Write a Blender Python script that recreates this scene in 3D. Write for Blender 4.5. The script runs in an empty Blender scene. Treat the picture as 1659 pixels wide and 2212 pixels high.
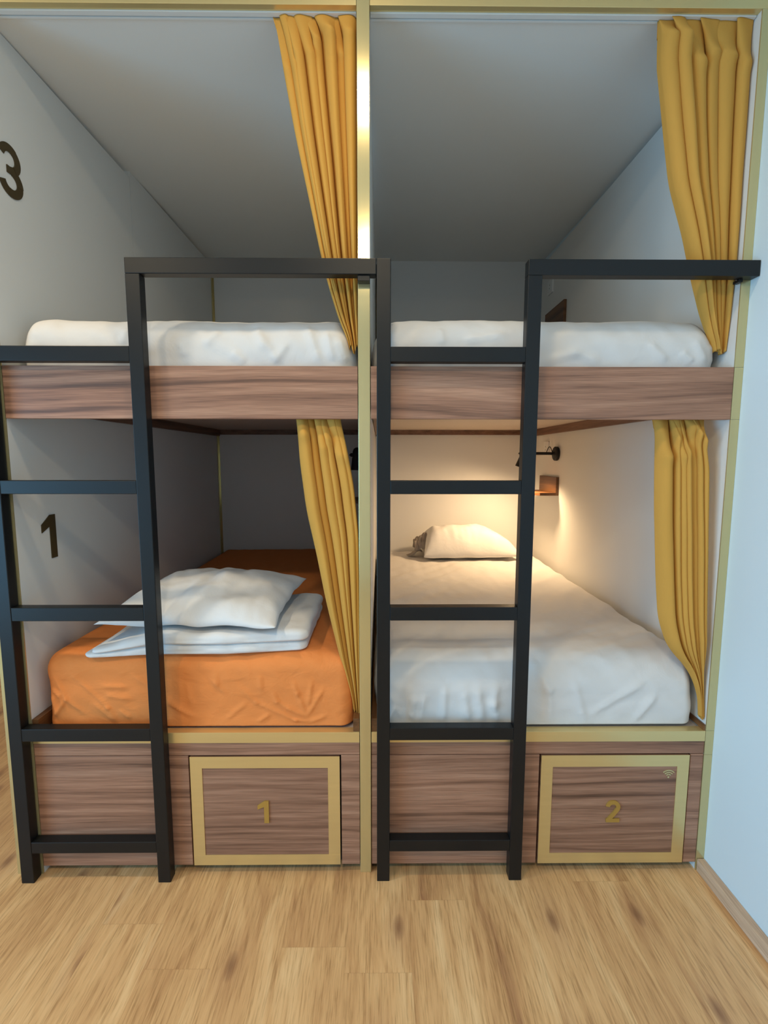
import bpy, bmesh, math, random
import numpy as np
from mathutils import Vector, Matrix, noise

scn = bpy.context.scene
COL = scn.collection
PI = math.pi

# ------------------------------------------------------------------ materials
def new_mat(name):
    m = bpy.data.materials.new(name); m.use_nodes = True
    nt = m.node_tree; b = nt.nodes['Principled BSDF']
    return m, nt, b

def N(nt, t, **kw):
    n = nt.nodes.new(t)
    for k, v in kw.items():
        if k in n.inputs: n.inputs[k].default_value = v
        else: setattr(n, k, v)
    return n

def pos(nt, scale=(1, 1, 1), loc=(0, 0, 0), rot=(0, 0, 0)):
    g = nt.nodes.new('ShaderNodeNewGeometry')
    mp = nt.nodes.new('ShaderNodeMapping')
    mp.inputs['Scale'].default_value = scale
    mp.inputs['Location'].default_value = loc
    mp.inputs['Rotation'].default_value = rot
    nt.links.new(g.outputs['Position'], mp.inputs['Vector'])
    return mp.outputs['Vector']

def ramp(nt, fac, stops):
    r = nt.nodes.new('ShaderNodeValToRGB')
    e = r.color_ramp.elements
    while len(e) < len(stops): e.new(0.5)
    for i, (p, c) in enumerate(stops):
        e[i].position = p; e[i].color = (*c, 1)
    nt.links.new(fac, r.inputs['Fac'])
    return r.outputs['Color']

def mixc(nt, fac, a, b, mode='MIX'):
    m = nt.nodes.new('ShaderNodeMix'); m.data_type = 'RGBA'; m.blend_type = mode
    if isinstance(fac, float): m.inputs[0].default_value = fac
    else: nt.links.new(fac, m.inputs[0])
    for s, i in ((a, 6), (b, 7)):
        if isinstance(s, tuple): m.inputs[i].default_value = (*s, 1)
        else: nt.links.new(s, m.inputs[i])
    return m.outputs[2]

def bump(nt, b, h, strength=.2, dist=.002):
    n = N(nt, 'ShaderNodeBump', Strength=strength, Distance=dist)
    nt.links.new(h, n.inputs['Height']); nt.links.new(n.outputs['Normal'], b.inputs['Normal'])

def srgb(r, g, b):
    f = lambda c: (c/255/12.92) if c/255 <= .04045 else ((c/255+.055)/1.055)**2.4
    return (f(r), f(g), f(b))

def mat_paint(name, col, rough=.6):
    m, nt, b = new_mat(name)
    n = N(nt, 'ShaderNodeTexNoise', Scale=320.0, Detail=3.0)
    nt.links.new(pos(nt), n.inputs['Vector'])
    n2 = N(nt, 'ShaderNodeTexNoise', Scale=1.6, Detail=2.0)
    nt.links.new(pos(nt), n2.inputs['Vector'])
    c = mixc(nt, n2.outputs['Fac'], tuple(x*.96 for x in col), tuple(min(1, x*1.03) for x in col))
    nt.links.new(c, b.inputs['Base Color'])
    b.inputs['Roughness'].default_value = rough
    bump(nt, b, n.outputs['Fac'], .06, .0006)
    return m

def mat_metal(name, col, rough, metallic, stretch):
    m, nt, b = new_mat(name)
    n = N(nt, 'ShaderNodeTexNoise', Scale=1.0, Detail=4.0)
    nt.links.new(pos(nt, stretch), n.inputs['Vector'])
    c = mixc(nt, n.outputs['Fac'], tuple(x*.93 for x in col), tuple(min(1, x*1.05) for x in col))
    nt.links.new(c, b.inputs['Base Color'])
    b.inputs['Metallic'].default_value = metallic
    if metallic == 0: b.inputs['Specular IOR Level'].default_value = .34
    b.inputs['Roughness'].default_value = rough
    bump(nt, b, n.outputs['Fac'], .05, .0004)
    return m

def mat_walnut(name, shift=(0, 0, 0), axis='X', tone=1.0, pal=None):
    m, nt, b = new_mat(name)
    sc = {'X': (.55, 8, 27), 'Y': (8, .55, 27), 'Z': (9, 9, .8)}[axis]
    # warped coordinate -> long grain bands
    w = N(nt, 'ShaderNodeTexNoise', Scale=1.0, Detail=1.5, Roughness=.45)
    s2 = {'X': (1.1, 1.5, 3.2), 'Y': (1.5, 1.1, 3.2), 'Z': (3, 3, .8)}[axis]
    nt.links.new(pos(nt, s2, shift), w.inputs['Vector'])
    mul = N(nt, 'ShaderNodeVectorMath', operation='MULTIPLY_ADD')
    nt.links.new(w.outputs['Color'], mul.inputs[0])
    mul.inputs[1].default_value = {'X': (0, 1.2, 2.3), 'Y': (1.2, 0, 2.3), 'Z': (2, 2, 0)}[axis]
    nt.links.new(pos(nt, sc, shift), mul.inputs[2])
    n1 = N(nt, 'ShaderNodeTexNoise', Scale=1.7, Detail=4.0, Roughness=.55)
    nt.links.new(mul.outputs[0], n1.inputs['Vector'])
    sf = {'X': (9, 200, 380), 'Y': (200, 9, 380), 'Z': (300, 300, 9)}[axis]
    n2 = N(nt, 'ShaderNodeTexNoise', Scale=1.0, Detail=3.0)
    nt.links.new(pos(nt, sf, shift), n2.inputs['Vector'])
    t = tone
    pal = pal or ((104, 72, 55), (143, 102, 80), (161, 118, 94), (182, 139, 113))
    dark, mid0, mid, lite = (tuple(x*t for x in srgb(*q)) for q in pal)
    c1 = ramp(nt, n1.outputs['Fac'], [(.30, dark), (.42, mid0), (.54, mid), (.75, lite)])
    c2 = ramp(nt, n2.outputs['Fac'], [(.3, (.66, .64, .62)), (.62, (1.06, 1.06, 1.06))])
    c = mixc(nt, .8, c1, c2, 'MULTIPLY')
    nt.links.new(c, b.inputs['Base Color'])
    b.inputs['Roughness'].default_value = .48
    bump(nt, b, n2.outputs['Fac'], .10, .0006)
    return m

def mat_oak_floor(name):
    m, nt, b = new_mat(name)
    g = nt.nodes.new('ShaderNodeNewGeometry')
    sep = nt.nodes.new('ShaderNodeSeparateXYZ'); nt.links.new(g.outputs['Position'], sep.inputs[0])
    PW, PL = .178, 1.25
    def mt(op, a, b_=None, c_=None):
        n = nt.nodes.new('ShaderNodeMath'); n.operation = op
        for i, v in enumerate((a, b_, c_)):
            if v is None: continue
            if isinstance(v, (int, float)): n.inputs[i].default_value = v
            else: nt.links.new(v, n.inputs[i])
        return n.outputs[0]
    xs = mt('DIVIDE', mt('ADD', sep.outputs['X'], .052), PW)
    row = mt('FLOOR', xs); fx = mt('FRACT', xs)
    wr = nt.nodes.new('ShaderNodeTexWhiteNoise'); wr.noise_dimensions = '1D'; nt.links.new(row, wr.inputs['W'])
    ys = mt('ADD', mt('DIVIDE', sep.outputs['Y'], PL), mt('MULTIPLY', wr.outputs['Value'], 7.3))
    col = mt('FLOOR', ys); fy = mt('FRACT', ys)
    cmb = nt.nodes.new('ShaderNodeCombineXYZ'); nt.links.new(row, cmb.inputs[0]); nt.links.new(col, cmb.inputs[1])
    wn = nt.nodes.new('ShaderNodeTexWhiteNoise'); wn.noise_dimensions = '3D'; nt.links.new(cmb.outputs[0], wn.inputs['Vector'])
    off = N(nt, 'ShaderNodeVectorMath', operation='SCALE', Scale=23.0); nt.links.new(wn.outputs['Color'], off.inputs[0])
    p = nt.nodes.new('ShaderNodeVectorMath'); p.operation = 'ADD'
    nt.links.new(g.outputs['Position'], p.inputs[0]); nt.links.new(off.outputs[0], p.inputs[1])
    def stretch(s):
        mp = nt.nodes.new('ShaderNodeMapping'); mp.inputs['Scale'].default_value = s
        nt.links.new(p.outputs[0], mp.inputs['Vector']); return mp.outputs['Vector']
    w = N(nt, 'ShaderNodeTexNoise', Scale=1.0, Detail=2.0); nt.links.new(stretch((5, 1.6, 5)), w.inputs['Vector'])
    # cathedral grain
    ma = N(nt, 'ShaderNodeVectorMath', operation='MULTIPLY_ADD'); nt.links.new(w.outputs['Color'], ma.inputs[0])
    ma.inputs[1].default_value = (2.6, .5, 0); nt.links.new(stretch((12, .9, 1)), ma.inputs[2])
    n1 = N(nt, 'ShaderNodeTexNoise', Scale=1.25, Detail=6.0, Roughness=.62); nt.links.new(ma.outputs[0], n1.inputs['Vector'])
    n2 = N(nt, 'ShaderNodeTexNoise', Scale=1.0, Detail=4.0, Roughness=.6); nt.links.new(stretch((230, 11, 1)), n2.inputs['Vector'])
    # knots
    kv = N(nt, 'ShaderNodeTexVoronoi', voronoi_dimensions='2D', Scale=1.0, Randomness=1.0); nt.links.new(stretch((4.6, 1.9, 0)), kv.inputs['Vector'])
    kr = ramp(nt, kv.outputs['Distance'], [(.015, (1, 1, 1)), (.06, (.45, .45, .45)), (.085, (0, 0, 0))])
    kr2 = ramp(nt, kv.outputs['Distance'], [(.05, (1, 1, 1)), (.24, (0, 0, 0))])
    kc = nt.nodes.new('ShaderNodeSeparateColor'); nt.links.new(kv.outputs['Color'], kc.inputs[0])
    sel = mt('GREATER_THAN', kc.outputs[0], .30)
    kf = mt('MULTIPLY', kr, sel); kf2 = mt('MULTIPLY', kr2, sel)
    c1 = ramp(nt, n1.outputs['Fac'], [(.28, srgb(160, 115, 80)), (.42, srgb(198, 154, 106)), (.56, srgb(216, 174, 123)), (.78, srgb(233, 199, 150))])
    c2 = ramp(nt, n2.outputs['Fac'], [(.34, (.60, .55, .48)), (.47, (.93, .91, .88)), (.60, (1.06, 1.06, 1.06))])
    c = mixc(nt, .75, c1, c2, 'MULTIPLY')
    tint = ramp(nt, wn.outputs['Value'], [(0, (.97, .955, .94)), (.5, (1, 1, 1)), (1, (1.02, 1.015, 1.01))])
    c = mixc(nt, .8, c, tint, 'MULTIPLY')
    c = mixc(nt, mt('MULTIPLY', kf2, .30), c, srgb(160, 112, 80))
    c = mixc(nt, mt('MULTIPLY', kf, .62), c, srgb(108, 68, 48))
    # seams
    e = mt('MULTIPLY', mt('ABSOLUTE', mt('SUBTRACT', fx, .5)), 2.0)
    s1 = mt('GREATER_THAN', e, .988)
    e2 = mt('MULTIPLY', mt('ABSOLUTE', mt('SUBTRACT', fy, .5)), 2.0)
    s2 = mt('GREATER_THAN', e2, .9975)
    seam = mt('MAXIMUM', s1, s2)
    c = mixc(nt, mt('MULTIPLY', seam, .12), c, srgb(140, 98, 62))
    nt.links.new(c, b.inputs['Base Color'])
    b.inputs['Roughness'].default_value = .42
    bump(nt, b, n2.outputs['Fac'], .12, .0006)
    return m

def mat_fabric(name, col, wr_scale=9.0, wr=.25, weave=900.0, sheen=.2, vary=.06, stretch=(1, 1, 1)):
    m, nt, b = new_mat(name)
    n = N(nt, 'ShaderNodeTexNoise', Scale=wr_scale, Detail=5.0, Roughness=.55, Distortion=.6)
    nt.links.new(pos(nt, stretch), n.inputs['Vector'])
    wv = N(nt, 'ShaderNodeTexNoise', Scale=weave, Detail=1.0)
    nt.links.new(pos(nt), wv.inputs['Vector'])
    c = mixc(nt, n.outputs['Fac'], tuple(x*(1-vary) for x in col), tuple(min(1, x*(1+vary)) for x in col))
    nt.links.new(c, b.inputs['Base Color'])
    b.inputs['Roughness'].default_value = .9
    b.inputs['Sheen Weight'].default_value = 0.0
    b.inputs['Specular IOR Level'].default_value = .2
    b1 = N(nt, 'ShaderNodeBump', Strength=wr, Distance=.01); nt.links.new(n.outputs['Fac'], b1.inputs['Height'])
    b2 = N(nt, 'ShaderNodeBump', Strength=.12, Distance=.0005); nt.links.new(wv.outputs['Fac'], b2.inputs['Height'])
    nt.links.new(b1.outputs['Normal'], b2.inputs['Normal']); nt.links.new(b2.outputs['Normal'], b.inputs['Normal'])
    return m

WALL = mat_paint('white_wall_paint', (.72, .715, .70))
WALLB = mat_paint('white_wall_blue_daylight', (.63, .73, .78))  # white right wall, blue cast of the window daylight mixed into its base colour
PANELW = mat_paint('white_panel_laminate', (.70, .69, .66), .5)
CEIL = mat_paint('ceiling_paint', (.78, .77, .74), .75)
BRASS = mat_metal('brushed_brass', (.62, .52, .26), .15, .6, (60, 60, 3))
BRASSH = mat_metal('brushed_brass_horizontal', (.74, .58, .27), .30, .65, (3, 60, 60))
BRASSD = mat_metal('aged_brass', (.52, .34, .085), .42, .6, (30, 30, 30))
BRONZE = mat_metal('dark_bronze', (.075, .05, .018), .45, .3, (40, 40, 40))
BLACK = mat_metal('black_powder_coat', (.006, .0068, .0076), .38, 0.0, (300, 300, 300))
LAMPB = mat_metal('matt_black_lamp', (.008, .008, .008), .5, 0.0, (200, 200, 200))
WALNUT = mat_walnut('walnut_veneer')
WALNUT2 = mat_walnut('walnut_veneer_second_bay', (3.7, 1.1, 2.3))
WALNUTD = mat_walnut('walnut_veneer_door', (1.9, 4.2, 5.3), tone=.9)
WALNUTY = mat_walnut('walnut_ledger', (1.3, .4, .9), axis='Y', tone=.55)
WALNUTS = mat_walnut('walnut_shelf', (.3, 2.4, .9), axis='Y', pal=((78, 48, 24), (98, 62, 32), (112, 73, 40), (130, 88, 50)))
BOARD = mat_paint('pale_underside_board', (.50, .42, .36), .6)
FLOOR = mat_oak_floor('oak_plank_floor')
SKIRT = mat_walnut('pale_oak_skirting', (5, 3, 1), axis='Y', pal=((176, 146, 118), (196, 166, 138), (208, 178, 150), (222, 194, 166)))
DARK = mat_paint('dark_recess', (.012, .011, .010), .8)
MUST = mat_fabric('mustard_curtain_cloth', srgb(199, 149, 70), 26, .10, 1400, .25, .05, (1, 1, .25))
ORANGE = mat_fabric('orange_fitted_sheet', srgb(228, 138, 74), 15, .42, 1200, .1, .04, (1, 1, 1.6))
WHITE = mat_fabric('white_fitted_sheet', srgb(214, 211, 208), 10, .32, 1200, .1, .02)
LINEN = mat_fabric('white_bed_linen', srgb(220, 219, 218), 13, .32, 1300, .1, .02)
GREYC = mat_fabric('grey_pillow_liner', srgb(150, 142, 136), 30, .2, 1300, .1, .04)
PLAST = mat_paint('white_plastic', (.74, .74, .72), .35)
SLOT = mat_paint('grey_slot', (.22, .22, .22), .5)
EMIT, _nt, _b = new_mat('warm_bulb')
_b.inputs['Emission Color'].default_value = (1, .72, .42, 1); _b.inputs['Emission Strength'].default_value = 12
_n = N(_nt, 'ShaderNodeTexNoise', Scale=20.0); _nt.links.new(mixc(_nt, _n.outputs['Fac'], (.9, .8, .6), (1, .9, .7)), _b.inputs['Base Color'])
GLASS, _nt, _b = new_mat('window_glass')
_b.inputs['Transmission Weight'].default_value = 1; _b.inputs['Roughness'].default_value = 0; _b.inputs['IOR'].default_value = 1.02
_n = N(_nt, 'ShaderNodeTexNoise', Scale=2.0); _nt.links.new(mixc(_nt, _n.outputs['Fac'], (.97, .98, 1), (1, 1, 1)), _b.inputs['Base Color'])

# ------------------------------------------------------------------ object helpers
def link(name, me, mat, parent=None, smooth=False):
    o = bpy.data.objects.new(name, me); COL.objects.link(o)
    if mat: me.materials.append(mat)
    if smooth:
        for p in me.polygons: p.use_smooth = True
    if parent:
        o.parent = parent
        off = Vector((0, 0, 0)); q = parent
        while q: off += Vector(q.location); q = q.parent
        me.transform(Matrix.Translation(-off))
    return o

def thing(name, label, cat, loc=(0, 0, 0), group=None):
    o = bpy.data.objects.new(name, None); COL.objects.link(o)
    o.location = loc; o.empty_display_size = .05
    o['label'] = label; o['category'] = cat
    if group: o['group'] = group
    return o

def tag(o, label, cat, group=None):
    o['label'] = label; o['category'] = cat
    if group: o['group'] = group
    return o

def boxes(name, bl, mat, parent=None, bevel=0.0, seg=2):
    """bl: list of (x0,x1,y0,y1,z0,z1)"""
    vs, fs = [], []
    for (x0, x1, y0, y1, z0, z1) in bl:
        k = len(vs)
        vs += [(x, y, z) for z in (z0, z1) for y in (y0, y1) for x in (x0, x1)]
        fs += [tuple(k+i for i in f) for f in ((0, 2, 3, 1), (4, 5, 7, 6), (0, 1, 5, 4), (2, 6, 7, 3), (0, 4, 6, 2), (1, 3, 7, 5))]
    me = bpy.data.meshes.new(name); me.from_pydata(vs, [], fs); me.update()
    o = link(name, me, mat, parent)
    if bevel:
        md = o.modifiers.new('bevel', 'BEVEL'); md.width = bevel; md.segments = seg; md.limit_method = 'ANGLE'
        for p in me.polygons: p.use_smooth = False
    return o

def struct(o):
    o['kind'] = 'structure'; return o

def extrude_poly(name, polys, to3d, depth, mat, parent):
    """2D polygons (ccw lists) mapped by to3d(u,v,d), extruded from d=0 to d=depth"""
    vs, fs = [], []
    for poly in polys:
        k = len(vs); n = len(poly)
        dz = depth + 1e-5*(len(vs) % 97)
        vs += [to3d(u, v, 0) for u, v in poly] + [to3d(u, v, dz) for u, v in poly]
        fs.append(tuple(k+n+i for i in range(n))); fs.append(tuple(k+i for i in reversed(range(n))))
        for i in range(n):
            j = (i+1) % n; fs.append((k+i, k+j, k+n+j, k+n+i))
    me = bpy.data.meshes.new(name); me.from_pydata(vs, [], fs)
    bm = bmesh.new(); bm.from_mesh(me); bmesh.ops.recalc_face_normals(bm, faces=bm.faces); bm.to_mesh(me); bm.free()
    return link(name, me, mat, parent)

def ribbon(path, w):
    """polyline of (u,v) -> closed polygon band of width w"""
    L, R = [], []
    for i, (x, y) in enumerate(path):
        a = path[max(i-1, 0)]; b = path[min(i+1, len(path)-1)]
        dx, dy = b[0]-a[0], b[1]-a[1]; d = math.hypot(dx, dy) or 1
        nx, ny = -dy/d*w/2, dx/d*w/2
        L.append((x+nx, y+ny)); R.append((x-nx, y-ny))
    return [[L[i], R[i], R[i+1], L[i+1]] for i in range(len(path)-1)]

def arc(cx, cy, rx, ry, a0, a1, n=28):
    return [(cx+rx*math.cos(math.radians(a0+(a1-a0)*i/n)), cy+ry*math.sin(math.radians(a0+(a1-a0)*i/n))) for i in range(n+1)]

def digit(ch):
    """unit-height outline pieces"""
    if ch == '1':
        return [[(.27, 0), (.47, 0), (.47, 1), (.29, 1), (.27, .74)], [(0, .80), (0, .62), (.27, .74), (.29, 1)]], .47
    if ch == '2':
        p = arc(.32, .69, .225, .225, 172, -22) + [(.40, .42), (.24, .22), (.135, .085)]
        return ribbon(p, .17) + [[(.04, 0), (.62, 0), (.62, .165), (.04, .165)]], .64
    if ch == '3':
        top = arc(.31, .715, .215, .205, 165, -82)
        bot = arc(.31, .295, .24, .215, 78, -168)
        return ribbon(top, .15) + ribbon(bot, .16) + [[(.22, .44), (.40, .44), (.40, .575), (.22, .575)]], .62

def lathe(name, prof, mat, parent, origin, axis=(0, 0, 1), n=40, cap=True):
    """prof list of (r, h) along axis"""
    q = Vector((0, 0, 1)).rotation_difference(Vector(axis).normalized()).to_matrix()
    o = Vector(origin); vs, fs = [], []
    for (r, h) in prof:
        for i in range(n):
            a = 2*PI*i/n
            vs.append(tuple(o + q @ Vector((r*math.cos(a), r*math.sin(a), h))))
    for k in range(len(prof)-1):
        for i in range(n):
            j = (i+1) % n; fs.append((k*n+i, k*n+j, (k+1)*n+j, (k+1)*n+i))
    if cap:
        fs.append(tuple(reversed(range(n)))); fs.append(tuple((len(prof)-1)*n+i for i in range(n)))
    me = bpy.data.meshes.new(name); me.from_pydata(vs, [], fs)
    ob = link(name, me, mat, parent, True)
    me.set_sharp_from_angle(angle=math.radians(40))
    return ob

def tube(name, pts, r, mat, parent, n=10):
    vs, fs = [], []
    P = [Vector(p) for p in pts]
    for i, p in enumerate(P):
        t = (P[min(i+1, len(P)-1)]-P[max(i-1, 0)]).normalized()
        a = t.orthogonal().normalized() if i == 0 else (pa - t*pa.dot(t)).normalized()
        pa = a; b = t.cross(a)
        for k in range(n):
            th = 2*PI*k/n; vs.append(tuple(p + a*r*math.cos(th) + b*r*math.sin(th)))
    for i in range(len(P)-1):
        for k in range(n):
            j = (k+1) % n; fs.append((i*n+k, i*n+j, (i+1)*n+j, (i+1)*n+k))
    fs.append(tuple(reversed(range(n)))); fs.append(tuple((len(P)-1)*n+k for k in range(n)))
    me = bpy.data.meshes.new(name); me.from_pydata(vs, [], fs)
    return link(name, me, mat, parent, True)

def nz(x, y, z): return noise.noise(Vector((x, y, z)))

def fbm(x, y, z, o=3):
    s, a, f = 0, 1, 1
    for _ in range(o):
        s += a*nz(x*f, y*f, z*f); a *= .5; f *= 2.03
    return s

def seg_dist(px, pz, a, b):
    ax, az = a; bx, bz = b
    dx, dz = bx-ax, bz-az; L = dx*dx+dz*dz
    t = max(0, min(1, ((px-ax)*dx+(pz-az)*dz)/L)); 
    return math.hypot(px-ax-t*dx, pz-az-t*dz), t

def crease(px, pz, lines, amp, w):
    """ridge with a companion valley along every polyline"""
    s = 0
    for ln in lines:
        for i in range(len(ln)-1):
            d, t = seg_dist(px, pz, ln[i], ln[i+1])
            if d > 5*w: continue
            n = len(ln)-1; tt = (i+t)/n
            fade = min(1, 4*tt+.15)*min(1, 4*(1-tt)+.15)
            dx, dz = ln[i+1][0]-ln[i][0], ln[i+1][1]-ln[i][1]; L = math.hypot(dx, dz)
            sd = ((px-ln[i][0])*dz-(pz-ln[i][1])*dx)/L
            s += amp*fade*(math.exp(-(d/w)**2) - .7*math.exp(-((d+ (w*1.7 if sd > 0 else 5*w))/w/1.3)**2*.5) if True else 0)
    return s

def soft_box_mesh(name, x0, x1, y0, y1, z0, z1, r, nx, ny, nz_, disp):
    """rounded box as one skin; disp(p, n) -> offset along normal"""
    def axis(a, b, n):
        # denser at both ends
        t = np.linspace(-1, 1, n+1); s = np.sign(t)*(1-(1-np.abs(t))**1.45)
        return (a+b)/2 + s*(b-a)/2
    X, Y, Z = axis(x0, x1, nx), axis(y0, y1, ny), axis(z0, z1, nz_)
    idx, vs, fs = {}, [], []
    def vid(i, j, k):
        key = (i, j, k)
        if key not in idx:
            idx[key] = len(vs); vs.append((X[i], Y[j], Z[k]))
        return idx[key]
    for i in range(nx):
        for j in range(ny):
            fs.append((vid(i, j, nz_), vid(i+1, j, nz_), vid(i+1, j+1, nz_), vid(i, j+1, nz_)))
            fs.append((vid(i, j, 0), vid(i, j+1, 0), vid(i+1, j+1, 0), vid(i+1, j, 0)))
    for i in range(nx):
        for k in range(nz_):
            fs.append((vid(i, 0, k), vid(i+1, 0, k), vid(i+1, 0, k+1), vid(i, 0, k+1)))
            fs.append((vid(i, ny, k), vid(i, ny, k+1), vid(i+1, ny, k+1), vid(i+1, ny, k)))
    for j in range(ny):
        for k in range(nz_):
            fs.append((vid(0, j, k), vid(0, j, k+1), vid(0, j+1, k+1), vid(0, j+1, k)))
            fs.append((vid(nx, j, k), vid(nx, j+1, k), vid(nx, j+1, k+1), vid(nx, j, k+1)))
    rx, ry, rz = r
    out = []
    for (x, y, z) in vs:
        cx = min(max(x, x0+rx), x1-rx); cy = min(max(y, y0+ry), y1-ry); rzb = rz if z > (z0+z1)/2 else min(rz, .014); cz = min(max(z, z0+rzb), z1-rz)
        d = Vector(((x-cx)/rx, (y-cy)/ry, (z-cz)/rzb))
        m = max(abs(d.x), abs(d.y), abs(d.z))
        if m > 1e-6:
            dn = d.normalized()
            # map cube corner region on to the ellipsoid
            q = Vector((cx+dn.x*rx*m if True else 0, cy+dn.y*ry*m, cz+dn.z*rzb*m))
            nrm = Vector((dn.x/rx, dn.y/ry, dn.z/rzb)).normalized()
        else:
            q = Vector((x, y, z)); nrm = Vector((0, 0, 1))
        out.append(tuple(q + nrm*disp(q, nrm)))
    me = bpy.data.meshes.new(name); me.from_pydata(out, [], fs); me.update()
    return me

# ------------------------------------------------------------------ dimensions (metres)
XL, XR = -1.053, 1.079           # inner faces of the outer panels
PL, PR = -.020, .012             # partition faces
DEP = 1.888                      # inner depth of the bunks
ZB0, ZB1 = 1.460, 1.611          # upper rail
ZL = .484                        # top of the lower ledge
CZ = 2.75                        # room ceiling

# ------------------------------------------------------------------ room shell
struct(boxes('floor', [(-3.3, 1.30, -4.0, 2.1, -.06, 0)], FLOOR))
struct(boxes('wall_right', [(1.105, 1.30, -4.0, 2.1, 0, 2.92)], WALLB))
struct(boxes('wall_back', [(-3.3, 1.105, DEP, 2.1, 0, 2.92)], WALL))
WY0, WY1, WZ0, WZ1 = -3.5, -1.0, .05, 2.15
struct(boxes('wall_rear', [(-3.3, 1.105, -4.0, -3.85, 0, 2.92)], WALL))
struct(boxes('wall_left', [(-3.3, -3.1, -3.85, WY0, 0, 2.92), (-3.3, -3.1, WY1, DEP, 0, 2.92),
                           (-3.3, -3.1, WY0, WY1, WZ1, 2.92), (-3.3, -3.1, WY0, WY1, 0, WZ0)], WALL))
_m = (WY0+WY1)/2
w = struct(boxes('window_1', [(-3.25, -3.15, WY0, WY0+.06, WZ0, WZ1), (-3.25, -3.15, WY1-.06, WY1, WZ0, WZ1),
                              (-3.25, -3.15, WY0+.06, WY1-.06, WZ1-.06, WZ1), (-3.25, -3.15, WY0+.06, WY1-.06, WZ0, WZ0+.06),
                              (-3.25, -3.15, _m-.03, _m+.03, WZ0+.06, WZ1-.06)], PLAST))
boxes('pane', [(-3.21, -3.202, WY0+.06, _m-.03, WZ0+.06, WZ1-.06)], GLASS, w)
boxes('pane', [(-3.21, -3.202, _m+.03, WY1-.06, WZ0+.06, WZ1-.06)], GLASS, w)
# ceiling: flat in the room, falling slightly towards the bunk fronts inside
def ceiling():
    ys = [(-4.0, CZ), (.0202, CZ), (.0206, 2.562), (DEP, 2.622), (2.1, 2.63)]
    vs, fs = [], []
    for (y, z) in ys:
        vs += [(-3.3, y, z), (1.30, y, z), (-3.3, y, 2.92), (1.30, y, 2.92)]
    for k in range(len(ys)-1):
        a, b = 4*k, 4*k+4
        fs += [(a, a+1, b+1, b), (a+2, b+2, b+3, a+3), (a, b, b+2, a+2), (a+1, a+3, b+3, b+1)]
    fs += [(0, 2, 3, 1), (16, 17, 19, 18)]
    me = bpy.data.meshes.new('ceiling'); me.from_pydata(vs, [], fs)
    bm = bmesh.new(); bm.from_mesh(me); bmesh.ops.recalc_face_normals(bm, faces=bm.faces); bm.to_mesh(me); bm.free()
    return link('ceiling', me, CEIL)
struct(ceiling())
struct(boxes('baseboard_right', [(1.081, 1.105, -3.85, -.001, 0, .042)], SKIRT, bevel=.002))

# ------------------------------------------------------------------ built-in panels
g = 'white side panels of the bunks'
lp = thing('side_panel', 'white panel closing the left end of the bunks, numbered 3 above and 1 below', 'panel', (-1.09, .9, 0))
boxes('board', [(-1.132, XL, .004, .832, 0, 2.5615)], PANELW, lp)
boxes('board', [(-1.132, XL, .8345, DEP-.001, 0, 2.5885)], PANELW, lp)
boxes('brass_edge', [(-1.135, -1.0525, 0, .004, 0, 2.556)], BRASS, lp)
boxes('corner_trim', [(XL+.0005, XL+.003, 1.855, DEP-.001, .50, 2.58), (XL+.003, XL+.009, DEP-.005, DEP-.001, .50, 2.58)], BRASS, lp)
for ch, y, z, h in (('1', .113, 1.013, .145), ('3', .052, 2.113, .150)):
    polys, wd = digit(ch)
    extrude_poly('number', polys, lambda u, v, d, y=y, z=z, h=h: (XL+.0005+d, y+u*h, z+v*h), .0025, BRONZE, lp)

pp = thing('partition_panel', 'white partition with a full height brass front edge between the two bunk bays', 'panel', (-.004, .9, 0))
boxes('board', [(PL, PR, .006, DEP-.001, 0, 2.5615)], PANELW, pp)
boxes('brass_edge', [(PL-.002, PR+.001, -.001,   .0225, 0, 2.745)], BRASS, pp, .001)
boxes('corner_trim', [(PR+.001, PR+.026, DEP-.004, DEP-.001, 1.62, 2.6)], BRONZE, pp)

rp = thing('side_panel', 'white panel closing the right end of the bunks against the room wall', 'panel', (1.09, .9, 0))
boxes('board', [(XR, 1.1045, .004, DEP-.001, 0, 2.5615)], PANELW, rp)
boxes('brass_edge', [(XR-.0005, 1.1045, 0, .004, 1.611, 2.556), (XR-.0005, 1.1045, 0, .004, 1.4607, 1.6102),
                     (XR-.0005, 1.1045, 0, .004, .4855, 1.46), (XR-.0005, 1.1045, 0, .004, .4045, .4848), (XR-.0005, 1.1045, 0, .004, .0, .4038)], BRASS, rp)

hb = thing('header_beam', 'brass faced beam running along the top of both bunk openings', 'beam', (0, .01, 2.556))
boxes('brass_face', [(-1.135, PL-.0025, .0, .020, 2.5565, 2.745), (PR+.0015, 1.1045, .0, .020, 2.5565, 2.745)], BRASSH, hb, .001)

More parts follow.
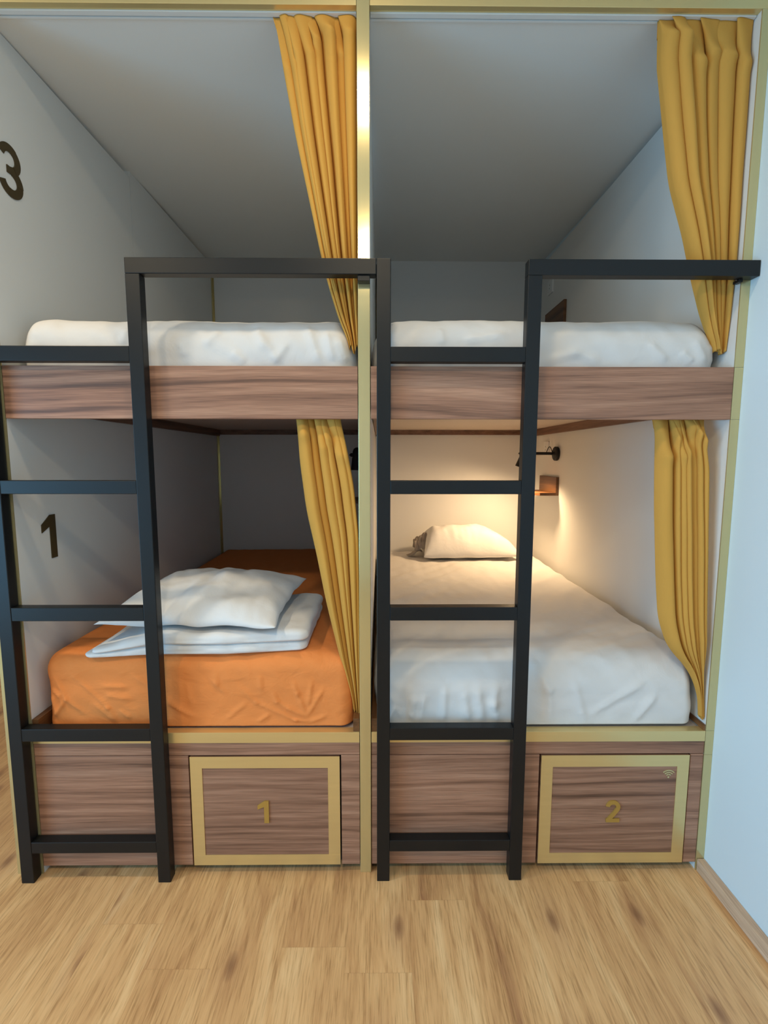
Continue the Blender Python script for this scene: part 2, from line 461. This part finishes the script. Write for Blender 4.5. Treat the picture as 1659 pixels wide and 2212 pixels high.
# ------------------------------------------------------------------ bunk bays
def bay(x0, x1, nm, label, wood, dx0, dx1, number, wifi, warm):
    b = thing('bunk_bed', label, 'bunk bed', ((x0+x1)/2, .9, 0), 'built-in bunk bays')
    e = .0015
    boxes('bed_rail', [(x0+e, x1-e, 0, .022, ZB0, ZB1)], wood, b, .0012)
    boxes('bed_base', [(x0+e, x1-e, .0225, DEP-.002, 1.532, 1.548)], BOARD, b)
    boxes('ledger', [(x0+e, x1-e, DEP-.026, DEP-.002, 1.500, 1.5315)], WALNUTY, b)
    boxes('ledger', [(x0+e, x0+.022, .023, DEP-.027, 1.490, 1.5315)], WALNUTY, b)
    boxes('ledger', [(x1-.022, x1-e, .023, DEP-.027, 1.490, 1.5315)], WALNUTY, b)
    boxes('ledge_trim', [(x0+e, x1-e, 0, .003, .4495, ZL), (x0+e, x1-e, .003, .030, ZL-.003, ZL)], BRASSH, b, .0006)
    boxes('lower_bed_base', [(x0+e, x1-e, .031, DEP-.002, .455, .478)], BOARD, b)
    boxes('batten', [(x0+e, x0+.021, .004, DEP-.01, .4845, .528)], WALNUTS, b)
    boxes('batten', [(x1-(.021 if x1 < .5 else .006), x1-e, .004, DEP-.01, .4845, .528 if x1 < .5 else .503)], WALNUTS, b)
    boxes('upper_panel_strip', [(x0+e, x1-e, .002, .02, .4075, .4485)], wood, b, .0012)
    boxes('front_panel', [(x0+e, dx0-.0055, .002, .02, .027, .4055)], wood, b, .0012)
    boxes('front_panel', [(dx1+.0045, x1-e, .002, .02, .027, .4055)], wood, b, .0012)
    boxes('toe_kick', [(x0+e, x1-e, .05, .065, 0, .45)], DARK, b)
    d = boxes('locker_door', [(dx0, dx1, .001, .019, .0285, .4035)], WALNUTD, b, .001)
    fw = .0375
    boxes('door_frame', [(dx0, dx1, -.001, .001, .4035-.0385, .4035), (dx0, dx1, -.001, .001, .0285, .0285+.0355),
                         (dx0, dx0+fw, -.0008, .001, .064, .365), (dx1-fw, dx1, -.0008, .001, .064, .365)], BRASSH, d)
    polys, wd = digit(number)
    nx, nzz, nh = {'1': (-.351, .177, .076), '2': (.770, .174, .075)}[number]
    extrude_poly('number', polys, lambda u, v, dd: (nx+u*nh, .0008-dd, nzz+v*nh), .004, BRASSD, d)
    if wifi:
        cx, cz, s = .9685, .3275, .0265
        ps = [arc(cx, cz, .0032, .0032, 0, 345, 16)]
        for r in (.0095, .0165, .0235):
            ps += ribbon(arc(cx, cz, r, r, 42, 138, 16), .0036)
        extrude_poly('wifi_symbol', ps, lambda u, v, dd: (u, .0008-dd, v), .0008, BRASS, d)
    return b

bay(XL, PL-.0022, 'l', 'left bunk bay with walnut rail and brass framed locker door numbered 1', WALNUT, -.562, -.087, '1', False, False)
bay(PR+.0012, XR, 'r', 'right bunk bay with walnut rail and brass framed locker door numbered 2', WALNUT2, .557, 1.032, '2', True, True)

# ------------------------------------------------------------------ ladders
T0, T1 = -.036, -.0015
GT, GB = 1.896, 1.853
RZ = [(1.617, 1.659), (1.241, 1.2805), (.860, .901), (.478, .518), (.103, .1405)]
def ladder(xa, xb, label, za, zb, rail, bracket):
    l = thing('ladder', label, 'ladder', ((xa+xb)/2, -.018, 0), 'black bunk ladders')
    s = .0400
    boxes('stile', [(xa-s/2, xa+s/2, T0, T1, 0, za)], BLACK, l, .002)
    boxes('stile', [(xb-s/2, xb+s/2, T0, T1, 0, zb)], BLACK, l, .002)
    for (a, c) in RZ:
        boxes('rung', [(xa+s/2, xb-s/2, T0+.0006, T1-.0006, a, c)], BLACK, l, .0015)
    boxes('grab_rail', [(rail[0], rail[1], T0, T1, GB, GT)], BLACK, l, .002)
    boxes('bracket', [bracket], BLACK, l, .001)
    return l
ladder(-1.0775, -.645, 'black square tube ladder on the left bunk bay, grab rail reaching the middle post', 1.659, GB, (-.665, .031), (-.021, .013, T0+.006, -.0015, 1.838, GB))
ladder(.052, .4745, 'black square tube ladder on the right bunk bay, grab rail reaching the right wall', GT, GB, (.4545, 1.1035), (1.062, 1.074, -.012, .012, 1.845, GB))

# ------------------------------------------------------------------ mattresses
C_ORANGE = [[(-0.939, 0.668), (-0.828, 0.553), (-0.801, 0.505)], [(-0.747, 0.667), (-0.67, 0.61), (-0.555, 0.509)], [(-0.652, 0.578), (-0.54, 0.515)], [(-0.421, 0.635), (-0.353, 0.567), (-0.229, 0.508), (-0.184, 0.503)], [(-0.484, 0.667), (-0.476, 0.614)], [(-0.575, 0.641), (-0.558, 0.557)], [(-0.236, 0.64), (-0.222, 0.598), (-0.194, 0.524)], [(-0.263, 0.556), (-0.194, 0.521)], [(-0.137, 0.619), (-0.194, 0.521)], [(-0.177, 0.64), (-0.188, 0.556)], [(-0.872, 0.569), (-0.806, 0.505)], [(-0.793, 0.547), (-0.755, 0.515)], [(-0.383, 0.572), (-0.455, 0.509)], [(-0.35, 0.503), (-0.309, 0.53)], [(-0.848, 0.626), (-0.759, 0.621)], [(-0.835, 0.595), (-0.751, 0.584)], [(-0.34, 0.661), (-0.337, 0.609)], [(-0.184, 0.503), (-0.128, 0.524)], [(-0.5, 0.651), (-0.447, 0.593)], [(-0.302, 0.609), (-0.288, 0.572), (-0.214, 0.524)],
 [(-1.01, 0.614), (-0.979, 0.595), (-0.967, 0.549)], [(-1.008, 0.595), (-0.991, 0.525)], [(-0.966, 0.572), (-1.002, 0.521)], [(-0.989, 0.657), (-0.958, 0.58), (-0.895, 0.525)]]
C_WHITE = [[(0.182, 0.599), (0.168, 0.497)], [(0.352, 0.622), (0.37, 0.497)], [(0.414, 0.63), (0.406, 0.56), (0.418, 0.496)], [(0.152, 0.592), (0.138, 0.505)], [(0.528, 0.699), (0.584, 0.606), (0.588, 0.488)], [(0.90, 0.640), (0.72, 0.53)], [(.93, .60), (.86, .50)], [(.66, .64), (.70, .50)], [(0.248, 0.623), (0.242, 0.497)], [(0.654, 0.714), (0.796, 0.683)], [(0.308, 0.607), (0.325, 0.505)], [(.09, .56), (.06, .50)], [(.07, .60), (.11, .505)]]
C_UL = [[(-0.553, 1.69), (-0.535, 1.644)], [(-0.398, 1.658), (-0.358, 1.624)], [(-0.314, 1.711), (-0.262, 1.625)], [(-0.178, 1.738), (-0.138, 1.625)], [(-0.083, 1.698), (-0.063, 1.625)], [(-0.707, 1.729), (-0.721, 1.677)], [(-0.436, 1.724), (-0.479, 1.677)], [(-0.233, 1.685), (-0.276, 1.625)], [(-.33, 1.735), (-.30, 1.66)], [(-.12, 1.72), (-.10, 1.63)]]
C_UR = [[(0.537, 1.634), (0.646, 1.661)], [(0.591, 1.667), (0.703, 1.627)], [(0.839, 1.688), (0.898, 1.628)], [(0.976, 1.695), (1.016, 1.628)], [(1.032, 1.688), (1.051, 1.628)], [(0.937, 1.661), (0.974, 1.628)], [(0.218, 1.732), (0.226, 1.679)], [(0.287, 1.693), (0.424, 1.713)], [(.04, 1.70), (.07, 1.64)]]

def mattress(label, x0, x1, y0, z0, z1, r, mat, lines, amp, seed, sag=0.0, top=None, w=.006):
    def disp(p, n):
        v = 0
        if n.y < -.25 and p.y < y0+.2:
            v += crease(p.x, p.z, lines, amp*min(1, -n.y*1.4), w)
        v += .0050*fbm(p.x*5+seed, p.y*3, p.z*9+seed, 3)
        # fine slanted rucks
        v += .0022*nz((p.x+p.z*.8)*22+seed, p.y*7, (p.z-p.x*.3)*8)
        if top and n.z > .3: v += top(p)*n.z
        # keep the underside flat
        if n.z < -.3: v = 0
        return v
    me = soft_box_mesh('mattress', x0, x1, y0, DEP-.006, z0, z1, r, 190, 110, 56, disp)
    o = link('mattress', me, mat, None, True)
    bm = None
    tag(o, label, 'mattress', 'mattresses in fitted sheets')
    return o

def ruck_top(p):
    # long diagonal rucks in the sheet on the lower right bed
    v = 0
    a = p.x*.62+p.y*.78
    fade = max(0, min(1, (p.y-.15)/.5))
    v += .0075*fade*nz(a*2.0+3, (p.x*.78-p.y*.62)*17+2, 4.0)
    v += .004*nz(p.x*6, p.y*2.2, 8)
    # crossing rucks by the front right shoulder
    s = max(0, 1-abs(p.x-.85)/.35)*max(0, 1-abs(p.y-.28)/.35)
    v += .010*s*nz((p.x+p.y)*3, (p.y-p.x*.55)*30, 2)
    return v
mattress('mattress in a bright orange fitted sheet on the lower left bed', -1.030, -.044, .030, .4785, .722, (.045, .055, .05), ORANGE, C_ORANGE, .0055, 3.1, w=.0062)
mattress('white sheeted mattress of the lower right bed, small pillow at its far end', .024, 1.0715, .030, .4785, .714, (.05, .10, .115), WHITE, C_WHITE, .0065, 7.7, top=ruck_top, w=.013)
mattress('mattress in a white fitted sheet on the upper left bed', -1.044, -.028, .036, 1.549, 1.768, (.07, .10, .10), WHITE, C_UL, .006, 12.4, w=.013)
mattress('mattress in a white fitted sheet on the upper right bed', .018, 1.072, .036, 1.549, 1.770, (.085, .10, .10), WHITE, C_UR, .006, 18.9, w=.013)

# ------------------------------------------------------------------ pillows and duvet
def pillow_mesh(name, W, D, T, seed, flat=.35, nu=90, nv=70, edge=None, tail=0):
    vs, fs = [], []
    def P(u, v, s):
        pin = 1-.07*(1-v*v); piv = 1-.07*(1-u*u)
        x = u*W/2*pin; y = v*D/2*piv
        h = T*(max(0, (1-abs(u)**(tail if tail and u < 0 else 2.2)))*max(0, (1-abs(v)**2.2)))**.55
        rad = math.hypot(u, v)+1e-6
        # radiating edge puckers
        pk = max(abs(u), abs(v))
        wob = .010*(pk**2)*(1-pk**8)*nz(u*2.2+seed, v*2.2, 1)*2
        wob += .0065*(1-pk**6)*nz(x*26+seed, y*9, 3) + .014*(1-pk**6)*fbm(x*7+seed, y*7, 5, 2)
        if s > 0: z = h*(1-flat) + wob
        else: z = -h*flat
        z += .010*pk**4*nz(u*3+seed, v*3+seed, 9)
        return (x, y, z)
    top = [[None]*(nv+1) for _ in range(nu+1)]; bot = [[None]*(nv+1) for _ in range(nu+1)]
    for i in range(nu+1):
        for j in range(nv+1):
            u = -1+2*i/nu; v = -1+2*j/nv
            u = math.sin(u*PI/2)*.35+u*.65; v = math.sin(v*PI/2)*.35+v*.65
            top[i][j] = len(vs); vs.append(P(u, v, 1))
            if i in (0, nu) or j in (0, nv): bot[i][j] = top[i][j]
            else: bot[i][j] = len(vs); vs.append(P(u, v, -1))
    for i in range(nu):
        for j in range(nv):
            fs.append((top[i][j], top[i+1][j], top[i+1][j+1], top[i][j+1]))
            fs.append((bot[i][j], bot[i][j+1], bot[i+1][j+1], bot[i+1][j]))
    me = bpy.data.meshes.new(name); me.from_pydata(vs, [], fs); me.update()
    return me

me = pillow_mesh('pillow', .58, .48, .125, 4.2, .25)
me.transform(Matrix.Translation((-.558, .262, .839)) @ Matrix.Rotation(math.radians(-3), 4, 'Z') @ Matrix.Rotation(math.radians(4), 4, 'X'))
tag(link('pillow', me, LINEN, None, True), 'white pillow lying on the folded duvet on the orange bed', 'pillow')

rpil = thing('pillow', 'small white pillow under the lit lamp at the far end of the lower right bed', 'pillow', (.60, 1.70, .715))
me = pillow_mesh('cover', .61, .36, .20, 9.3, .15, tail=9)
me.transform(Matrix.Translation((.605, 1.66, .744)) @ Matrix.Rotation(math.radians(3), 4, 'Z'))
link('cover', me, LINEN, rpil, True)
def flap():
    # grey liner poking out of the open end of the cover
    vs, fs = [], []
    nu, nv = 24, 18
    for i in range(nu+1):
        for j in range(nv+1):
            u, v = i/nu, j/nv
            x = .345 - .085*u + .012*nz(u*4, v*4, 1)
            y = 1.56 + .20*v
            z = .735 + (.13-.03*u)*math.sin(PI*min(1, v*.8+.12)) * (1-.15*u) + .02*nz(u*5, v*6, 7)
            vs.append((x, y, z))
    k = nv+1
    for i in range(nu):
        for j in range(nv):
            fs.append((i*k+j, (i+1)*k+j, (i+1)*k+j+1, i*k+j+1))
    me = bpy.data.meshes.new('liner_flap'); me.from_pydata(vs, [], fs)
    o = link('liner_flap', me, GREYC, rpil, True); o['label'] = 'grey pillow liner showing at the open end'
    md = o.modifiers.new('solid', 'SOLIDIFY'); md.thickness = .004
    vs, fs = [], []
    for i in range(13):
        for j in range(7):
            u, v = i/12, j/6
            vs.append((.31-.10*u*(1-.5*abs(v-.5)), 1.585+.06*v, .738+.012*math.sin(u*5)+.012*(1-u)+.006*nz(u*4, v*4, 2)))
    for i in range(12):
        for j in range(6):
            fs.append((i*7+j, (i+1)*7+j, (i+1)*7+j+1, i*7+j+1))
    me = bpy.data.meshes.new('tie'); me.from_pydata(vs, [], fs)
    o = link('tie', me, GREYC, rpil, True); md = o.modifiers.new('solid', 'SOLIDIFY'); md.thickness = .004
flap()

def duvet():
    dv = thing('folded_duvet', 'white duvet folded flat on the orange bed under a pillow', 'duvet', (-.54, .26, .722))
    def mk(x0, x1, y0, y1, z0, z1, seed, taper):
        def disp(p, n):
            if n.z < -.5: return 0
            v = .007*fbm(p.x*6+seed, p.y*6, p.z*12, 3) + .003*nz((p.x+p.y*.3)*22+seed, p.y*5, p.z*20)
            return v
        me = soft_box_mesh('layer', x0, x1, y0, y1, z0, z1, (.03, .028, min(.02, (z1-z0)*.48)), 90, 50, 14, disp)
        for vtx in me.vertices:
            t = max(0, min(1, (vtx.co.x+.885)/.26)); t = t*t*(3-2*t)
            vtx.co.z = .7225+(vtx.co.z-.7225)*(.42+.58*t) if taper else vtx.co.z
            # left edge runs out into a slanted corner
            vtx.co.y += -.02*(1-t)
            t2 = max(0, min(1, (vtx.co.x+.45)/.25))
            vtx.co.y += .035*t2*max(0, 1-(vtx.co.y-y0)/.4)
            vtx.co.z = max(vtx.co.z, .7215)
        return link('fold', me, LINEN, dv, True)
    mk(-.885, -.195, .030, .50, .7225, .762, 2.0, True)
    mk(-.860, -.190, .022, .49, .758, .800, 6.0, True)
duvet()

# ------------------------------------------------------------------ curtains
def interp(pts, z):
    pts = sorted(pts)
    zs = np.array([p[0] for p in pts]); xs = np.array([p[1] for p in pts])
    return float(np.interp(z, zs, xs))

def smooth_edge(pts, z):
    return sum(interp(pts, z+d) for d in (-.03, -.015, 0, .015, .03))/5

def curtain(label, left, right, ztop, zbot, y0, folds, seed, amp=.022, ywid=None, hem=None, wts=None, shear=.03, rail=False, nu=300, nv=200):
    rnd = random.Random(seed)
    wts = wts or [rnd.uniform(.65, 1.4) for _ in range(folds)]; s = sum(wts)
    cuts = [0]
    for w_ in wts: cuts.append(cuts[-1]+w_/s)
    amps = [rnd.uniform(.6, 1.15) for _ in range(folds)]
    lean = [rnd.uniform(-.8, .8) for _ in range(folds)]
    kz = [rnd.uniform(.055, .15) for _ in range(folds)]; ks = [rnd.uniform(.35, 1) for _ in range(folds)]; pw = [rnd.uniform(.75, 1.5) for _ in range(folds)]
    vs, fs = [], []
    for j in range(nv+1):
        v = j/nv
        z = ztop + (zbot-ztop)*v
        xl, xr = smooth_edge(left, z), smooth_edge(right, z)
        W = xr-xl
        for i in range(nu+1):
            u = i/nu
            # fold boundaries wander a little down the drop
            uw = u + .035*math.sin(PI*u)*nz(u*2.0+seed, v*2.2, seed)
            uw = min(.99999, max(0, uw))
            k = 0
            while k < folds-1 and uw > cuts[k+1]: k += 1
            t = (uw-cuts[k])/(cuts[k+1]-cuts[k])
            # pinched heading: folds twist sideways just under the tape
            kk = max(0, 1-v/kz[k]); kn = math.exp(-((v-kz[k])/.022)**2)
            tt = t
            ridge = math.sin(PI*tt)**pw[k]
            A = amp*amps[k]*(.22+.78*min(1, v/kz[k]))*min(1, .25+W/.16)
            dep = -A*ridge + .006*math.sin(2*PI*(uw*folds*.5+seed))
            dep -= .009*kn*ridge*ks[k]
            # secondary pleats riding on the big folds
            dep += .0018*math.sin(2*PI*(t*2+lean[k])+v*3)*(1-ridge*.4) + .003*nz(u*7+seed, v*5, 4)
            x = xl + W*u
            ov = W/folds*.46
            x += ov*math.sin(2*PI*tt)*(-.55) + ov*lean[k]*ridge*.55
            x -= kk*ks[k]*ridge*shear*min(1, 4*u*(1-u)+.25)
            x = min(max(x, xl), xr)
            zz = z
            if hem: zz = z + hem(u)*max(0, (v-.8)/.2)
            yy = y0(v) if callable(y0) else y0
            if rail: yy = .036 + (yy-.036)*min(1, v/.12)
            vs.append((x, yy+dep, zz))
    for j in range(nv):
        for i in range(nu):
            a = j*(nu+1)+i
            fs.append((a, a+nu+1, a+nu+2, a+1))
    me = bpy.data.meshes.new('curtain'); me.from_pydata(vs, [], fs); me.update()
    o = link('curtain', me, MUST, None, True)
    md = o.modifiers.new('solid', 'SOLIDIFY'); md.thickness = .0015
    tag(o, label, 'curtain', 'mustard bunk curtains')
    return o

def flipz(l): return [(z, x) for (x, z) in l]
UL = flipz([(-.268, 2.60), (-.246, 2.535), (-.225, 2.404), (-.199, 2.258), (-.165, 2.096), (-.130, 1.929), (-.111, 1.851), (-.078, 1.745), (-.052, 1.69), (-.048, 1.667)])
ULR = flipz([(-.0235, 2.60), (-.0235, 1.66)])
UR_L = flipz([(.809, 2.60), (.819, 2.508), (.844, 2.363), (.883, 2.139), (.928, 2.011), (.965, 1.881), (1.002, 1.762), (1.035, 1.694), (1.052, 1.66)])
UR_R = flipz([(1.0765, 2.60), (1.0765, 1.66)])
LL_L = flipz([(-.214, 1.495), (-.205, 1.331), (-.188, 1.187), (-.157, 1.04), (-.129, .89), (-.087, .705), (-.056, .58), (-.046, .527), (-.043, .50)])
LL_R = flipz([(-.082, 1.495), (-.080, 1.463), (-.062, 1.387), (-.039, 1.259), (-.025, 1.114), (-.0235, .965), (-.0235, .50)])
LR_L = flipz([(.872, 1.50), (.878, 1.462), (.887, 1.431), (.889, 1.332), (.895, 1.187), (.910, .964), (.922, .842), (.955, .75), (1.030, .671), (1.062, .592), (1.068, .52)])
LR_R = flipz([(1.040, 1.50), (1.036, 1.462), (1.028, 1.389), (1.043, 1.332), (1.050, 1.187), (1.055, 1.039), (1.062, .811), (1.070, .655), (1.0765, .52)])
curtain('mustard curtain of the upper left bunk, gathered against the middle post', UL, ULR, 2.5525, 1.668, .056, 8, 11, .040, wts=[.8, .55, .9, 1.1, .6, 1.3, .7, 1.2], rail=True, shear=.035, hem=lambda u: .012*math.sin(u*9))
curtain('mustard curtain of the upper right bunk, gathered against the right panel', UR_L, UR_R, 2.5525, 1.662, .058, 6, 23, .044, wts=[1.3, .8, 1.4, .7, 1.5, .8], rail=True, shear=.05, hem=lambda u: .006*math.sin(u*7))
curtain('mustard curtain of the lower left bunk, drawn to the middle post beside the orange bed', LL_L, LL_R, 1.498, .508, .056, 6, 37, .042, wts=[1.8, .9, 1.2, .7, 1.0, .5], hem=lambda u: (.022 if u < .6 else -.004))
curtain('mustard curtain of the lower right bunk, tucked beside the white mattress', LR_L, LR_R, 1.498, .520, (lambda v: .060-.036*v), 7, 51, .042, wts=[2.2, .6, .9, .5, 1.0, .6, .9], hem=lambda u: .004*math.sin(u*9))

for x0, x1, lab in ((XL+.002, PL-.004, 'white curtain track along the ceiling of the upper left bunk'), (PR+.003, XR-.002, 'white curtain track along the ceiling of the upper right bunk')):
    t = thing('curtain_track', lab, 'curtain track', ((x0+x1)/2, .06, 2.553), 'ceiling curtain tracks')
    boxes('rail', [(x0, x1, .0205, .034, 2.553, 2.5615), (x0, x1, .039, .045, 2.553, 2.5615)], PLAST, t)
    boxes('slot', [(x0, x1, .034, .039, 2.557, 2.5615)], SLOT, t)

# ------------------------------------------------------------------ reading lamps, sockets, shelves
def lamp(label, base, nx, tip, head_axis, lit):
    """base: centre on the wall; nx: +1/-1 direction out of the wall along x; tip: centre of the pivot"""
    l = thing('reading_lamp', label, 'lamp', base, 'black reading lamps')
    b = Vector(base); t = Vector(tip); ax = Vector(head_axis).normalized()
    lathe('wall_base', [(.0, 0), (.038, 0), (.041, .003), (.041, .017), (.037, .021), (.012, .023), (.008, .03), (0, .03)], LAMPB, l, b, (nx, 0, 0), cap=False)
    tube('arm', [b+Vector((nx*.025, 0, 0)), b+Vector((nx*.05, 0, .001)), b.lerp(t, .8), t], .0085, LAMPB, l)
    top = t - ax*.045
    lathe('shade', [(0, .0), (.016, .002), (.028, .010), (.034, .024), (.036, .050), (.037, .062), (.0385, .066), (.045, .128), (.0455, .132), (.043, .130), (.036, .07), (.030, .03), (0, .024)], LAMPB, l, top, ax, cap=False)
    lathe('knob', [(0, -.0105), (.0105, 0), (.0105, .012), (0, .012)], LAMPB, l, t + Vector((nx*.045, 0, 0)), (-nx, 0, 0), cap=False)
    bl = lathe('bulb', [(0, .05), (.016, .054), (.024, .070), (.024, .085), (.014, .098), (0, .102)], EMIT if lit else PLAST, l, top, ax, cap=False)
    c = b+Vector((nx*.032, -.002, .004)); d = b.lerp(t, .75)
    tube('cable', [c+Vector((nx*.035*s, 0, .034*math.sin(PI*s)+.002)) for s in [i/10 for i in range(11)]], .0022, LAMPB, l, 6)
    return l, top, ax
L1 = lamp('black wall reading lamp switched on in the lower right bunk', (XR-.0005, 1.40, 1.371), -1, (.903, 1.40, 1.372), (-.28, .10, -1), True)
L2 = lamp('black wall reading lamp switched off in the dark lower left bunk', (PL-.0005, 1.44, 1.362), -1, (-.083, 1.40, 1.362), (0, 0, -1), False)

def socket(label, p, u, n):
    """plate centre p, u horizontal direction, n outward normal"""
    s = thing('power_socket', label, 'socket', p, 'white power sockets')
    P, U, Nn, Z = Vector(p), Vector(u), Vector(n), Vector((0, 0, 1))
    def plate(nm, hw, d0, d1, mat, r=.006):
        poly = []
        for cx, cz, a in ((hw-r, hw-r, 0), (-hw+r, hw-r, 90), (-hw+r, -hw+r, 180), (hw-r, -hw+r, 270)):
            poly += arc(cx, cz, r, r, a, a+90, 5)
        extrude_poly(nm, [poly], lambda a, b, d: tuple(P+U*a+Z*b+Nn*(d0+d)), d1-d0, mat, s)
    plate('plate', .041, 0, .009, PLAST); plate('insert', .026, .009, .0105, PLAST, .003)
    extrude_poly('pin_hole', [arc(.0, .010, .004, .004, 0, 340, 12), arc(0, -.010, .004, .004, 0, 340, 12)], lambda a, b, d: tuple(P+U*a+Z*b+Nn*(.0105+d)), .0004, SLOT, s)
socket('white power socket on the right panel behind the lit lamp', (XR-.0003, 1.585, 1.405), (0, 1, 0), (-1, 0, 0))
socket('white power socket on the right panel of the upper right bunk', (XR-.0003, 1.62, 2.375), (0, 1, 0), (-1, 0, 0))
socket('white power socket on the back wall of the lower left bunk, below the lamp', (-.10, DEP-.0003, 1.256), (1, 0, 0), (0, -1, 0))

def shelf(label, xw, s, y0, y1, z0, z1):
    """L shaped walnut shelf fixed to a wall at x = xw, standing out in direction s"""
    t = thing('wall_shelf', label, 'shelf', (xw, (y0+y1)/2, z0), 'little walnut wall shelves')
    boxes('back_plate', [(min(xw, xw+s*.016), max(xw, xw+s*.016), y0, y1, z0, z1)], WALNUTS, t, .001)
    poly = [(.016, y0), (.108, y0), (.135, y0+.045), (.135, y1), (.016, y1)]
    extrude_poly('board', [poly], lambda a, b, d: (xw+s*a, b, z0+d), .016, WALNUTS, t)
shelf('small walnut shelf on the right panel under the lit lamp', XR-.0005, -1, 1.362, 1.66, 1.128, 1.235)
shelf('small walnut shelf standing above the mattress of the upper right bunk', XR-.0005, -1, 1.355, 1.665, 2.075, 2.223)
shelf('small walnut shelf half hidden behind the middle post in the lower left bunk', PL-.0005, -1, 1.39, 1.66, 1.080, 1.170)

# ------------------------------------------------------------------ camera
f, pitch, yaw, roll = 1052.35, .111283, .008558, .001033
cy, sy, cp, sp = math.cos(yaw), math.sin(yaw), math.cos(pitch), math.sin(pitch)
fw = Vector((sy*cp, cy*cp, -sp)); rt = Vector((cy, -sy, 0)); up = rt.cross(fw)
r2 = math.cos(roll)*rt + math.sin(roll)*up; u2 = -math.sin(roll)*rt + math.cos(roll)*up
cam = bpy.data.cameras.new('camera'); co = bpy.data.objects.new('camera', cam); COL.objects.link(co)
M = Matrix((r2, u2, -fw)).transposed().to_4x4(); M.translation = Vector((.04113, -1.45359, 1.34732))
co.matrix_world = M
cam.sensor_fit = 'VERTICAL'; cam.sensor_height = 36; cam.lens = f*36/2212; cam.clip_start = .05
scn.camera = co

# ------------------------------------------------------------------ light
def light(name, kind, loc, energy, col, target=None, **kw):
    d = bpy.data.lights.new(name, kind); d.energy = energy; d.color = col
    for k, v in kw.items(): setattr(d, k, v)
    o = bpy.data.objects.new(name, d); COL.objects.link(o); o.location = loc
    if target is not None:
        o.rotation_euler = (Vector(target)-Vector(loc)).to_track_quat('-Z', 'Y').to_euler()
    return o
light('window_daylight', 'AREA', (-3.08, _m, .95), 112, (.25, .63, 1.0), (0, _m, .80), shape='RECTANGLE', size=2.35, size_y=1.65, spread=math.radians(125))
for i, (x, y, e) in enumerate(((-.02, -.62, 9), (-1.5, -.62, 20), (-.02, -2.0, 22), (-1.5, -2.0, 22))):
    light('ceiling_spot', 'AREA', (x, y, CZ-.01), e, (1, .80, .52), (x, y, 0), shape='DISK', size=.14)
top, ax = L1[1], L1[2]
light('reading_lamp_light', 'SPOT', top+ax*.142, 38, (1, .68, .37), top+ax*1.0, spot_size=math.radians(176), spot_blend=.9, shadow_soft_size=.03)
wd = bpy.data.worlds.new('world'); scn.world = wd; wd.use_nodes = True
bg = wd.node_tree.nodes['Background']; bg.inputs['Strength'].default_value = .6; bg.inputs['Color'].default_value = (.75, .87, 1, 1)

scn.view_settings.view_transform = 'Standard'
scn.view_settings.look = 'None'
scn.cycles.diffuse_bounces = 6
scn.view_settings.exposure = -0.5
